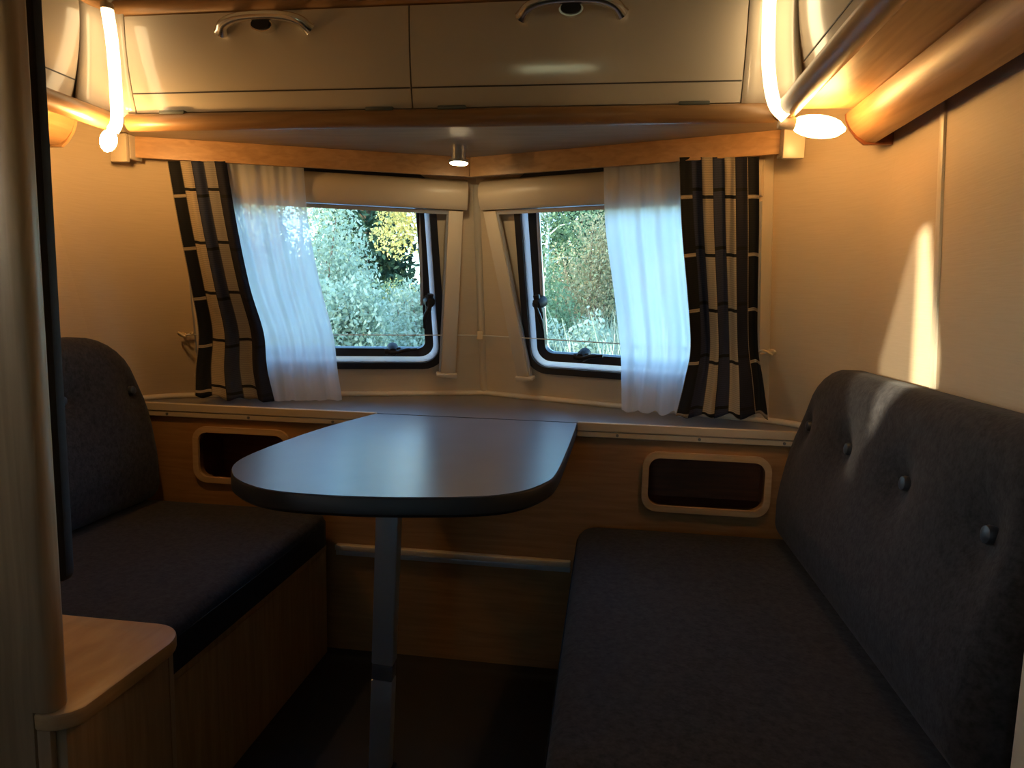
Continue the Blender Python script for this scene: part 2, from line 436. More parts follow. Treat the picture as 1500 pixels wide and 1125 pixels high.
floor = struct(box('floor', (XL-.05, YB, -.04), (XR+.05, 2.05, 0), M_floor), 'dark charcoal floor between the two benches', 'floor')
ceil_ = struct(box('ceiling', (XL-.05, YB, ZC), (XR+.05, 2.10, ZC+.03), M_ceil), 'cream ceiling above the overhead cabinets', 'ceiling')
def XEz(z): return .812-.10*(z-ZS)        # half width of the flat part of the front walls
win = {}
def window_outline(P, s0b, s0t, s1, t0, t1, inset, off, r=.07):
    L_ = []
    pts = rrect(0+inset, .66-inset, t0+inset, t1-inset, max(.012, r-inset*.8), 7)
    for (a, b) in pts:
        k = (b-t0)/(t1-t0); s0 = s0b+(s0t-s0b)*k
        L_.append(P.at(s0+a*(s1-s0)/.66, b, off))
    return L_
WIN = {-1: (PL, .135, .20, .84), 1: (PR, .178, .20, .84)}
for side, name, lab in ((-1, 'wall_front_left', 'beige front wall panel around the window beside the left bench'), (1, 'wall_front_right', 'beige front wall panel around the window beside the right bench')):
    P, sb, stp, s1 = WIN[side]
    xa, xb = XC+side*XEz(0), XC+side*XEz(ZC)
    outer = [(XC, wy(XC, 0), 0), (xa, wy(xa, 0), 0), (xb, wy(xb, ZC), ZC), (XC, wy(XC, ZC), ZC)]
    hole = window_outline(P, sb, stp, s1, .10, .70, .004, 0)
    struct(holed(name, outer, [hole], -P.n*.03, M_frontwall), lab, 'wall')
# rounded corners + side walls
def corner_pts(side, z):
    xe = XC+side*XEz(z); xs = XL if side < 0 else XR
    a = np.array([xe, wy(xe, z), z]); tip = np.array([xs, wy(xs, z), z]); c = np.array([xs, wy(xs, z)-.16, z])
    return [a*(1-t)**2+2*tip*t*(1-t)+c*t*t for t in np.linspace(0, 1, 9)]
def side_wall(side, name, lab, hole=None):
    V = []; Fc = []
    zs = np.linspace(0, ZC, 10)
    for z in zs: V += corner_pts(side, z)
    n = 9
    for i in range(len(zs)-1):
        for k in range(n-1): Fc.append((i*n+k, i*n+k+1, (i+1)*n+k+1, (i+1)*n+k))
    o = mesh(name+'_corner', V, Fc, M_wall, smooth=True)
    md = o.modifiers.new('thick', 'SOLIDIFY'); md.thickness = .02; md.use_rim = False; md.offset = 1 if side < 0 else -1
    xs = XL if side < 0 else XR
    outer = [(xs, YB, 0), tuple(corner_pts(side, 0)[-1]), tuple(corner_pts(side, ZC)[-1]), (xs, YB, ZC)]
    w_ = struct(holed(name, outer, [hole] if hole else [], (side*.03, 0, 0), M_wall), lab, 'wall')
    o.name = 'corner_panel'; o.parent = w_
    return w_
SW = [(XL, -.22, .98), (XL, .52, .98), (XL, .52, 1.50), (XL, -.22, 1.50)]
side_wall(-1, 'wall_left', 'beige wallpapered side wall behind the left bench', SW)
side_wall(1, 'wall_right', 'beige wallpapered side wall behind the right bench, with sun patch')
rear_hole = [(-.70, YB, 1.10), (-.15, YB, 1.10), (-.15, YB, 1.36), (-.70, YB, 1.36)]
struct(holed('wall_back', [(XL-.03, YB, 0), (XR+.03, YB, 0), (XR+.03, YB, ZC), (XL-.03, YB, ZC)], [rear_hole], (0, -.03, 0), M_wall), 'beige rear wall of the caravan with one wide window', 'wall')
# windows -------------------------------------------------------------
def front_window(side, name, lab):
    P, sb, stp, s1 = WIN[side]
    W = bpy.data.objects.new(name, None); COL.objects.link(W); struct(W, lab, 'window'); THINGS.append((W, P.at(.48, .1)))
    f = lambda ins, off: window_outline(P, sb, stp, s1, .10, .70, ins, off)
    nb = -P.n
    ringmesh('rubber_frame', f(-.004, .012), f(.017, .012), nb*.03, M_black, W)
    ringmesh('frame_seal', f(.015, .004), f(.033, -.012), nb*.004, M_seal, W)
    ringmesh('inner_frame', f(.031, -.010), f(.055, -.018), nb*.018, M_black, W)
    pane = f(.052, -.041); 
    prism('pane', pane, nb*.004, M_pane, W)
    # latches
    def latch(c, along, up, nm='window_latch'):
        """c: foot on the frame, along: lever direction, up: out of the wall"""
        c = np.array(c); a = np.array(along); b = P.n
        q = np.cross(a, b)
        la = tube(nm, [c-b*.016, c+b*.012, c+b*.026], [.019, .018, .013], M_blackp, W, 10)
        sg = up
        pts = bez([c+b*.022-a*.012, c+b*.030+a*.010, c+b*.034+a*.042+sg*.006, c+b*.030+a*.078+sg*.004], 4)
        tube('lever', pts, [.009]*3+[.0065]*(len(pts)-6)+[.0045]*3, M_blackp, la, 8)
        tube('catch', [c-a*.026+b*.012, c+a*.026+b*.012], .010, M_blackp, la, 8)
        return la
    if side < 0:
        latch(P.at(.196, .318, .0), -P.p+P.h*.10, P.h*1.6)
        latch(P.at(.305, .158, .0), -P.h*.95+P.p*.1, P.p)
    else:
        latch(P.at(.242, .322, .0), -P.p+P.h*.15, P.h*1.2)
        latch(P.at(.372, .162, .0), P.h*.95+P.p*.1, P.p)
    # telescopic stay beside the pane
    s_ = .180 if side < 0 else .205
    tube('window_stay', [P.at(s_+.035, .30, -.02), P.at(s_+.05, .60, -.02)], .006, M_alu, W, 8)
    return W
front_window(-1, 'window_1', 'rubber framed caravan window with tinted pane beside the left bench')
front_window(1, 'window_2', 'rubber framed caravan window with tinted pane beside the right bench')
# assumed side window behind the partition, its curtains added to shape the sun patch
W3 = bpy.data.objects.new('window_3', None); COL.objects.link(W3); struct(W3, 'assumed side window in the left wall with the sun behind it', 'window'); THINGS.append((W3, (XL, .15, .98)))
lo = [(XL-.02, y, z) for y, z in rrect(-.23, .53, .97, 1.51, .02, 3)]; li = [(XL-.02, y, z) for y, z in rrect(-.20, .50, 1.0, 1.48, .02, 3)]
ringmesh('rubber_frame', lo, li, (.03, 0, 0), M_black, W3)
W4 = bpy.data.objects.new('window_4', None); COL.objects.link(W4); struct(W4, 'wide rear window behind the viewer', 'window'); THINGS.append((W4, (-.45, YB, 1.02)))
lo = [(x, YB-.01, z) for x, z in rrect(-.71, -.14, 1.09, 1.37, .02, 3)]; li = [(x, YB-.01, z) for x, z in rrect(-.68, -.17, 1.12, 1.34, .02, 3)]
ringmesh('rubber_frame', lo, li, (0, .03, 0), M_black, W4)
prism('pane', li, (0, .004, 0), M_pane, W4)
def flatcurtain(name, edge_pts, lab):
    """pleated dark curtain added at the side window to shape the sunbeam: edge_pts = [(z, y_in, y_out)]"""
    V = []; Fc = []; n = 40
    for (z, ya, yb) in edge_pts:
        for k in range(n+1):
            u = k/n; V.append((XL+.045+.010*math.sin(u*34), ya+(yb-ya)*u, z))
    for i in range(len(edge_pts)-1):
        for k in range(n): a = i*(n+1)+k; Fc.append((a, a+1, a+n+2, a+n+1))
    o = mesh(name, V, Fc, M_darkcloth, smooth=True); md = o.modifiers.new('t', 'SOLIDIFY'); md.thickness = .003
    return tag(o, lab, 'curtain')
DY = .75*(XR-XL); DZ = .17*(XR-XL)        # shift of a sun ray across the caravan
ga = [(1.136, 1.372), (.876, 1.285), (.70, 1.40)]
gb = [(1.136, 1.43), (.876, 1.55), (.70, 1.46)]
ea = [(z+DZ, y-DY, -.27) for z, y in ga]; eb = [(z+DZ, y-DY, .57) for z, y in gb]
flatcurtain('sun_shaping_curtain', [(1.54, ea[0][1], -.27)]+[(1.136+DZ, ea[0][1], -.27)]+ea[1:]+[(.93, ea[2][1]-.01, -.27)], 'dark curtain added at the side window to shape the sun patch, on the rear half')
flatcurtain('sun_shaping_curtain', [(1.54, ea[0][1]+.002, .57)]+[(1.136+DZ+.005, ea[0][1]+.002, .57), (1.136+DZ, eb[0][1], .57)]+eb[1:]+[(.93, eb[2][1]+.01, .57)], 'dark curtain added at the side window to shape the sun patch, on the half by the partition')

V = []; Fc = []
for i, (z, y) in enumerate([(1.16, 1.400), (.876, 1.375), (.66, 1.34)]):
    yb = (1.46, 1.57, 1.50)[i]-DY+.02
    for k in range(13): V.append((XL+.030+.004*math.sin(k*1.7), (y-DY)+(yb-y+DY)*k/12, z+DZ))
for i in range(2):
    for k in range(12): a = i*13+k; Fc.append((a, a+1, a+14, a+13))
tag(mesh('sun_dimming_sheer', V, Fc, M_sheer, smooth=True), 'narrow white sheer added in the gap of the side window curtains to dim part of the sun patch', 'curtain')  # added layer, fades one side of the sun patch

# trims ---------------------------------------------------------------
def trim(o, lab): return struct(o, lab, 'trim')
trim(prism('trim_1', [(XR-.0005, 1.186, .3), (XR-.004, 1.188, .3), (XR-.006, 1.196, .3), (XR-.004, 1.204, .3), (XR-.0005, 1.206, .3)], (0, .13, 1.08), M_cream), 'narrow upright joint strip on the right wall')
tpts = [np.array([XC, wy(XC, z)-.004, z]) for z in (ZS, 1.34)]
trim(tube('trim_2', tpts, .011, M_railcream, n=8, flat=.6), 'narrow cream strip in the corner where the front walls meet')
tp3 = []
for z in (ZS+.001, 1.385):
    xe = XC+XEz(z)+.012
    tp3.append([np.array([xe-.016, wy(xe-.016, z)-.001, z]), np.array([xe-.014, wy(xe-.014, z)-.010, z]), np.array([xe+.014, wy(xe+.014, z)-.014, z]), np.array([xe+.018, wy(xe+.018, z)-.002, z])])
trim(mesh('trim_3', tp3[0]+tp3[1], [(0, 1, 2, 3), (7, 6, 5, 4), (0, 4, 5, 1), (1, 5, 6, 2), (2, 6, 7, 3), (3, 7, 4, 0)], M_railcream), 'cream upright strip beside the right patterned drape')
bead = []
for side in (-1, 1):
    pts = [np.array([XC+side*x, wy(XC+side*x, ZS+.006)-.006, ZS+.006]) for x in np.linspace(.0, XEz(ZS), 6)]
    cp = corner_pts(side, ZS+.006)
    pts += [p+np.array([-side*.006, -.004, 0]) for p in cp[1:]]
    bead.append(pts)
full = bead[0][::-1]+bead[1][1:]
struct(tube('baseboard_front', full, .009, M_railcream, n=8), 'cream bead along the foot of the front wall above the shelf', 'baseboard')

# ================================================================== SHELF, FRONT PANEL, TABLE
YP = 1.773
t = thing('window_shelf', 'charcoal laminate shelf under the front windows, with pale front edging', 'shelf', (XC, 1.9, ZS-.03))
def shelf_outline(z):
    L_ = [(XL+.004, YP, z), (XR-.004, YP, z)]
    R_ = [p.copy() for p in corner_pts(1, z)][::-1]; Lf = [p.copy() for p in corner_pts(-1, z)]
    pts = [np.array(q) for q in L_]
    pts += [np.array([p[0]-.006, p[1]-.008, z]) for p in R_ if p[1] > YP+.02]
    pts += [np.array([XC, wy(XC, z)-.006, z])]
    pts += [np.array([p[0]+.006, p[1]-.008, z]) for p in Lf if p[1] > YP+.02]
    return pts
prism('shelf_top', shelf_outline(ZS-.028), (0, 0, .028), M_lam, t)
def edging(x0, x1):
    e = box('front_edging', (x0, YP-.012, ZS-.020), (x1, YP+.001, ZS+.003), M_edge, t, .002, 1)
    box('lower_edging', (x0, YP-.010, ZS-.036), (x1, YP+.001, ZS-.0205), M_edge, t, .002, 1)
    for k in range(3):
        x = x0+(x1-x0)*(k+.5)/3
        lathe('screw', [(.004, 0), (.004, .002)], (x, YP-.010, ZS-.028), (0, -1, 0), M_alu2, t, 8)
edging(XL+.01, -.618); edging(-.072, XR-.01)

t = thing('front_cupboard', 'beech panel under the window shelf with two rounded openings', 'cupboard', (XC, YP, 0))
def rr3(x0, x1, z0, z1, r, y): return [(x, y, z) for x, z in rrect(x0, x1, z0, z1, r, 6)]
OPN = [(-1.150, -.880, .480, .618), (.112, .410, .478, .612)]
holes = [rr3(a+.004, b-.004, c+.004, d-.004, .028, YP) for a, b, c, d in OPN]
holed('panel', [(XL+.004, YP, .0), (XR-.004, YP, .0), (XR-.004, YP, ZS-.0365), (XL+.004, YP, ZS-.0365)], holes, (0, .016, 0), M_panel, t)
for (a, b, c, d) in OPN:
    ringmesh('opening_frame', rr3(a-.012, b+.012, c-.012, d+.012, .040, YP-.010), rr3(a+.004, b-.004, c+.004, d-.004, .028, YP-.010), (0, .026, 0), M_opening, t)
    z0, z1 = c-.015, d+.015
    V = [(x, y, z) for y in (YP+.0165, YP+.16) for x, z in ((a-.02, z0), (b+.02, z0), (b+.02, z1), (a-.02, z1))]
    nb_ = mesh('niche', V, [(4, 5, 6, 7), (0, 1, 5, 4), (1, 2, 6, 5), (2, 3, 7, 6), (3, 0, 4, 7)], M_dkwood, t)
box('support_rail', (-.735, YP-.022, .300), (-.078, YP-.001, .316), M_edge, t, .003)
box('rail_lip', (-.735, YP-.014, .284), (-.078, YP-.001, .2995), M_alu, t, .002)

t = thing('dinette_table', 'charcoal laminate dinette table with rounded end on a single folding leg', 'table', (-.42, 1.25, 0))
OUT = [(-.618, 1.758), (-.664, 1.55), (-.684, 1.378), (-.689, 1.24), (-.680, 1.165), (-.655, 1.107), (-.610, 1.052), (-.545, 1.012), (-.464, .999), (-.343, 1.007), (-.205, 1.040), (-.138, 1.082), (-.100, 1.150), (-.086, 1.22), (-.079, 1.42), (-.075, 1.62), (-.074, 1.758)]
oc = [p[:2] for p in bez([(a, b, 0) for a, b in OUT], 4)]
top = prism('table_top', [(a, b, ZS-.001) for a, b in oc], (0, 0, .002), M_lam, t, auto=30)
def inset(L_, d):
    A = np.array(L_); c = A.mean(0); r = A-c; ln = np.linalg.norm(r, axis=1)[:, None]; return A-r/ln*d
pr = [(ZS-.0012, 0.0), (ZS-.004, -.002), (ZS-.028, -.002), (ZS-.034, .004)]
V = []; Fc = []; n = len(oc)
for z, d in pr:
    for a, b in inset(oc, d): V.append((a, b, z))
for i in range(len(pr)-1):
    for k in range(n): Fc.append((i*n+k, i*n+(k+1) % n, (i+1)*n+(k+1) % n, (i+1)*n+k))
Fc.append(tuple(range(n))); Fc.append(tuple((len(pr)-1)*n+k for k in range(n)))
mesh('edge_band', V, Fc, M_lamedge, t, auto=40)
lg0 = np.array([-.405, 1.235, ZS-.035]); lg1 = np.array([-.447, 1.30, 0.0])
def bar(name, a, b, wx, wyy, mat, par, bev=.004):
    a = np.array(a); b = np.array(b); d = (b-a); L_ = np.linalg.norm(d)
    o = box(name, (-wx/2, -wyy/2, 0), (wx/2, wyy/2, L_), mat, None, bev)
    z = Vector(d/L_); x = Vector((1, 0, 0)); x = (x-z*x.dot(z)).normalized(); y = z.cross(x)
    mm = Matrix.Identity(4)
    for i in range(3): mm[i][0] = x[i]; mm[i][1] = y[i]; mm[i][2] = z[i]; mm[i][3] = a[i]
    o.data.transform(mm); o.parent = par; return o
mid = lg0+(lg1-lg0)*.60; mid2 = lg0+(lg1-lg0)*.655
bar('upper_leg', lg0, mid, .046, .030, M_alu, t)
bar('leg_joint', mid, mid2, .044, .028, M_alu2, t, .003)
bar('lower_leg', mid2, lg1+np.array([0, 0, .006]), .046, .030, M_alu, t)
box('foot_plate', (lg1[0]-.03, lg1[1]-.022, 0), (lg1[0]+.03, lg1[1]+.022, .008), M_blackp, t, .003)
box('leg_bracket', (-.455, 1.19, ZS-.052), (-.355, 1.28, ZS-.0345), M_alu2, t, .004)

# ================================================================== BENCHES
def bench(side, name):
    m = lambda x: x if side > 0 else 2*XC-x
    far = YP-.012
    return m, far
def mkbench(side):
    R_ = side > 0
    mx = (lambda x: x) if R_ else (lambda x: 2*XC-x)
    xi = -.062 if R_ else -.740           # inner edge of the seat
    xw = XR-.006 if R_ else XL+.006
    yn = .775 if R_ else 1.005
    yf = YP-.024
    lo, hi = min(xi, xw), max(xi, xw)
    b = thing('bench_base', 'wooden bench box under the %s' % ('long right-hand seat cushion facing the bench by the partition' if R_ else 'seat cushion beside the oak partition'), 'bench', ((lo+hi)/2, (yn+yf)/2, 0))
    xin = xi+(.018 if R_ else -.018)
    box('front_board', (min(xin, xin+side*.016), yn, 0), (max(xin, xin+side*.016), yf, .300), M_wood_z, b, .002)
    box('lid_board', (min(xin, xw), yn, .3005), (max(xin, xw), yf, .316), M_wood_z, b)
    box('end_board', (min(xin+side*.017, xw), yn, 0), (max(xin+side*.017, xw), yn+.016, .300), M_wood_z, b)
    # seat cushion
    top = .428 if R_ else .420; botm = .317
    out = rrect(lo+.002, hi-.004, yn+.004, yf, (.03, .03, .05, .06) if R_ else (.03, .03, .05, .03), 6)
    out2 = []
    for i, p in enumerate(out):
        q = out[(i+1) % len(out)]; d = math.dist(p, q); k = max(1, int(d/.05))
        for j in range(k): out2.append((p[0]+(q[0]-p[0])*j/k, p[1]+(q[1]-p[1])*j/k))
    c = thing('seat_cushion', 'charcoal grey upholstered seat cushion on the %s' % ('bench beneath the four-button backrest' if R_ else 'bench next to the oak partition'), 'cushion', ((lo+hi)/2, (yn+yf)/2, botm))
    pillow('cover', out2, top-botm-.004, .026, lambda a, b_, h: (a, b_, botm+h), M_fab, c, 18, puff=.006)
    # darker border round the sides
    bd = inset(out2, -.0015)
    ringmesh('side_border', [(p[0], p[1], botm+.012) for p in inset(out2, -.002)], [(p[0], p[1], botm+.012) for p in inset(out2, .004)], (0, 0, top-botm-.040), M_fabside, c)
    # backrest: outline in (y, z), thickness away from the wall
    y0, y1 = (.79, YP-.035) if R_ else (1.02, YP-.03)
    z0, z1 = top+.004, .872 if R_ else .888
    ol = rrect(y0, y1, z0, z1, (.04, .05, .21, .06 if R_ else .10), 10)
    o2 = []
    for i, p in enumerate(ol):
        q = ol[(i+1) % len(ol)]; d = math.dist(p, q); k = max(1, int(d/.04))
        for j in range(k): o2.append((p[0]+(q[0]-p[0])*j/k, p[1]+(q[1]-p[1])*j/k))
    def face(a, z, h):
        k = (z-z0)/(z1-z0)
        lean = .012 + .030*k             # cushion leans towards the wall at the top
        th = .128 - .052*max(0, k-.25)/.75
        return (xw - side*(.0+ h/.12*th), a, z)
    BT = [(1.650, .728), (1.385, .730), (1.125, .730), (.882, .730)] if R_ else [(1.680, .738), (1.440, .742), (1.19, .742)]
    bk = thing('backrest_cushion', 'charcoal button-tufted backrest cushion against the %s' % ('right wall, crossed by a patch of sunlight' if R_ else 'left wall, partly behind the oak partition'), 'cushion', (xw, (y0+y1)/2, z0))
    pillow('cover', o2, .12, .045, face, M_fab, bk, 44, dimples=[(a, z, .048, .038) for a, z in BT], puff=.010)
    for a, z in BT:
        p = face(a, z, .104)
        lathe('button', [(.004, -.012), (.012, -.008), (.0125, 0), (.011, .004), (.006, .0062), (.001, .0065)], p, (-side, 0, .1), M_button, bk, 14)
    # piping seam along the top
    sp = []
    for k in range(0, 40):
        a = y0+.05+(y1-.21-y0-.05)*k/39; q = face(a, z1-.012, .086); sp.append(q)
    for k in range(1, 14):
        g = math.radians(90-90*k/13); cy = y1-.21; cz = z1-.21
        q = face(cy+.198*math.cos(g), cz+.198*math.sin(g), .086); sp.append(q)
    tube('seam', sp, .0022, M_fabside, bk, 6)
mkbench(1); mkbench(-1)

# ================================================================== OVERHEAD CABINETS
ZB = 1.400                                # underside of the overhead cabinets
def doorprof(z):                          # bowed door: depth behind the frontmost line
    k = (z-1.41)/(1.612-1.41); return .030*(1-k)**2.2
YD = 1.468
c = thing('overhead_cabinet', 'cream gloss two-door overhead cabinet spanning above the front windows', 'cabinet', (XC, 1.6, ZB))
# underside board reaching back to the window wall
yv = lambda x: 1.945-.35*abs(x-XC)
ub = [(-1.10, 1.500, ZB), (.30, 1.500, ZB), (.372, 1.56, ZB), (XC+.775, yv(XC+.775)+.012, ZB), (XC, yv(XC)+.012, ZB), (XC-.83, yv(XC-.83)+.012, ZB), (-1.19, 1.56, ZB)]
prism('bottom_board', ub, (0, 0, .012), M_under, c)
prism('carcass', [(-1.10, 1.525, ZB+.0125), (.30, 1.525, ZB+.0125), (.34, 1.60, ZB+.0125), (-1.15, 1.60, ZB+.0125)], (0, 0, ZC-ZB-.014), M_ceil, c)
def door(x0, x1, par, seg=12):
    V = []; Fc = []; zs = np.linspace(1.413, 1.612, seg+1)
    for z in zs:
        for x in (x0, x1): V.append((x, YD+doorprof(z), z))
    for z in zs:
        for x in (x0, x1): V.append((x, YD+doorprof(z)+.016, z))
    n = len(zs)
    for i in range(n-1):
        a = 2*i; b = 2*n+2*i
        Fc += [(a, a+1, a+3, a+2), (b, b+2, b+3, b+1), (a, a+2, b+2, b), (a+1, b+1, b+3, a+3)]
    Fc += [(0, 2*n, 2*n+1, 1), (2*n-2, 2*n-1, 4*n-1, 4*n-2)]
    o = mesh('door', V, Fc, M_gloss, par, auto=30)
    bm = bmesh.new(); bm.from_mesh(o.data); bmesh.ops.recalc_face_normals(bm, faces=bm.faces); bm.to_mesh(o.data); bm.free()
    zg = 1.452; yg = YD+doorprof(zg)
    box('groove', (x0+.001, yg-.0012, zg-.0013), (x1-.001, yg+.004, zg+.0013), M_groove, o)
    return o
def handle(org, ex, en, par, wdt=.205):
    """bow handle with a push lock: org on the door, ex along, en out of the door"""
    org = np.array(org); ex = np.array(ex, float); en = np.array(en, float); ez = np.array([0, 0, 1.])
    P_ = [org-ex*wdt*.5+en*.006-ez*.012, org-ex*wdt*.42+en*.022, org-ex*wdt*.25+en*.030+ez*.008, org+en*.032+ez*.010, org+ex*wdt*.25+en*.030+ez*.008, org+ex*wdt*.42+en*.022, org+ex*wdt*.5+en*.006-ez*.012]
    pts = bez(P_, 5); rad = [.0150-.0055*math.sin(math.pi*i/(len(pts)-1))**.6 for i in range(len(pts))]
    h = tube('handle', pts, rad, M_chrome, par, 10)
    lk = tube('push_lock', [org+en*.002-ez*.002, org+en*.030-ez*.006], .011, M_blackp, h, 14, flat=1.9)
    tube('lock_collar', [org+en*.001-ez*.002, org+en*.024-ez*.006], .013, M_chrome, h, 14, flat=1.9)
    return h
d1 = door(-1.096, -.4425, c); d2 = door(-.4395, .246, c)
handle((-.760, YD+doorprof(1.58), 1.581), (1, 0, 0), (0, -1, 0), d1)
handle((-.100, YD+doorprof(1.59), 1.590), (1, 0, 0), (0, -1, 0), d2)
for x0, dd in ((-1.002, d1), (-.513, d1), (-.352, d2), (.154, d2)):
    box('hinge', (x0-.031, 1.484, 1.406), (x0+.031, 1.50, 1.4145), M_hinge, dd, .002)
# bottom rail, top rail, corner pieces
tube('bottom_rail', [(-1.115, 1.497, 1.391), (.315, 1.497, 1.391)], .0195, M_rail, c, 16)
tube('top_rail', [(-1.125, 1.478, 1.632), (.30, 1.478, 1.632)], .019, M_wood_x, c, 16)
box('top_fascia', (-1.12, 1.485, 1.648), (.30, 1.50, ZC-.001), M_ceil, c)
def cornerpiece(side):
    x0 = -1.098 if side < 0 else .248; x1 = -1.142 if side < 0 else .322
    V = []; Fc = []; zs = np.linspace(1.405, ZC-.002, 12)
    for z in zs:
        k = min(max((z-1.41)/.2, 0), 1); dp = .030*(1-k)**2.2
        a = np.array([x0, 1.472+dp]); b = np.array([x1 - side*0 + side*dp*.6, 1.385])
        tip = np.array([x1+side*dp*.3, 1.485+dp])
        for t_ in np.linspace(0, 1, 7):
            q = a*(1-t_)**2+2*tip*t_*(1-t_)+b*t_*t_; V.append((q[0], q[1], z))
    n = 7
    for i in range(len(zs)-1):
        for k in range(n-1): Fc.append((i*n+k, i*n+k+1, (i+1)*n+k+1, (i+1)*n+k))
    o = mesh('corner_filler', V, Fc, M_gloss, c, smooth=True)
    md = o.modifiers.new('t', 'SOLIDIFY'); md.thickness = .006; md.offset = -1 if side < 0 else 1
cornerpiece(-1); cornerpiece(1)

def side_cabinet(side):
    R_ = side > 0
    xf = .318 if R_ else -1.136            # frontmost line of the door
    y0, y1 = (-.6, 1.383) if R_ else (.80, 1.383)
    xw = XR-.001 if R_ else XL+.001
    s = side
    c2 = thing('overhead_cabinet', 'cream gloss overhead cabinet along the %s' % ('right wall with a wide wooden underside' if R_ else 'left wall, seen beside the oak partition'), 'cabinet', (xw, (y0+y1)/2, ZB))
    lo, hi = min(xf+s*.028, xw), max(xf+s*.028, xw)
    box('bottom_board', (lo, y0, ZB-.002), (hi, y1+.113, ZB+.010), M_wood_y, c2)
    box('carcass', (min(xf+s*.035, xw), y0, ZB+.0105), (max(xf+s*.035, xw), y1+.10, ZC-.002), M_ceil, c2)
    # doors
    bounds = [(y0, .62), (.6235, y1)] if R_ else [(y0, y1)]
    for (ya, yb) in bounds:
        V = []; Fc = []; zs = np.linspace(1.413, 1.612, 13); n = len(zs)
        for q in (0, .016):
            for z in zs:
                for y in (ya, yb): V.append((xf+s*(doorprof(z)+q), y, z))
        for i in range(n-1):
            a = 2*i; b = 2*n+2*i
            Fc += [(a, a+1, a+3, a+2), (b, b+2, b+3, b+1), (a, a+2, b+2, b), (a+1, b+1, b+3, a+3)]
        Fc += [(0, 2*n, 2*n+1, 1), (2*n-2, 2*n-1, 4*n-1, 4*n-2)]
        o = mesh('door', V, Fc, M_gloss, c2, auto=30)
        bm = bmesh.new(); bm.from_mesh(o.data); bmesh.ops.recalc_face_normals(bm, faces=bm.faces); bm.to_mesh(o.data); bm.free()
        zg = 1.452; xg = xf+s*doorprof(zg)
        box('groove', (min(xg-s*.0012, xg+s*.004), ya+.001, zg-.0013), (max(xg-s*.0012, xg+s*.004), yb-.001, zg+.0013), M_groove, o)
        hy = (ya+yb)/2
        handle((xf+s*doorprof(1.58), hy, 1.583), (0, 1, 0), (-s, 0, 0), o)
        for yh in (ya+.1, yb-.06):
            box('hinge', (min(xf+s*.018, xf+s*.034), yh-.03, 1.405), (max(xf+s*.018, xf+s*.034), yh+.03, 1.4135), M_hinge, o, .002)
    tube('bottom_rail', [(xf+s*.010, y0, 1.388), (xf+s*.010, 1.478, 1.388)], .0215, M_rail_y, c2, 16)
    tube('top_rail', [(xf+s*.006, y0, 1.632), (xf+s*.006, 1.455, 1.632)], .019, M_wood_y, c2, 16)
    # wooden pelmet under the cabinet, along the wall
    ye = 1.530 if R_ else 1.475
    xa = .462 if R_ else -1.238; 
    pm = thing('wall_pelmet', 'rounded wooden pelmet hung under the %s overhead cabinet' % ('right' if R_ else 'left'), 'pelmet', (xw, (y0+ye)/2, 1.33))
    prof = [(xa, 1.3965), (xa+s*.002, 1.384), (xa+s*.010, 1.368), (xa+s*.024, 1.352), (xa+s*.042, 1.341), (xa+s*.060, 1.338), (xa+s*.060, 1.346), (xa+s*.020, 1.3965)]
    prism('pelmet_board', [(x, y0, z) for x, z in prof], (0, ye-y0, 0), M_wood_y, pm)
    prism('end_cap', [(xa, ye+.0005, 1.3965), (xa+s*.002, ye+.0005, 1.384), (xa+s*.010, ye+.0005, 1.366), (xa+s*.024, ye+.0005, 1.348), (xa+s*.040, ye+.0005, 1.335), (xw-s*.002, ye+.0005, 1.335), (xw-s*.002, ye+.0005, 1.3965)], (0, .008, 0), M_dkwood if R_ else M_wood_x, pm)
side_cabinet(1); side_cabinet(-1)

# window valances (V shaped pair) -------------------------------------
for side, xo, lab in ((-1, XC-.815, 'beech curtain valance above the window by the left bench'), (1, XC+.772, 'beech curtain valance above the window by the right bench')):
    v = thing('curtain_valance', lab, 'valance', (XC+side*.4, 1.8, 1.345))
    z0, z1 = 1.347, ZB-.0005
    a = (XC+side*.0008, yv(XC)); b = (xo, yv(xo))
    prism('valance_board', [(a[0], a[1]-.006, z0), (b[0], b[1]-.006, z0), (b[0], b[1]+.006, z0), (a[0], a[1]+.006, z0)], (0, 0, z1-z0), M_wood_x, v)
    box('end_bracket', (min(xo, xo+side*.046), yv(xo)-.040, 1.330), (max(xo, xo+side*.046), yv(xo)-.026, z1), M_edge, v, .003)
    box('bracket_arm', (min(xo, xo+side*.010), yv(xo)-.026, 1.340), (max(xo, xo+side*.010), yv(xo)+.02, z1), M_edge, v, .002)

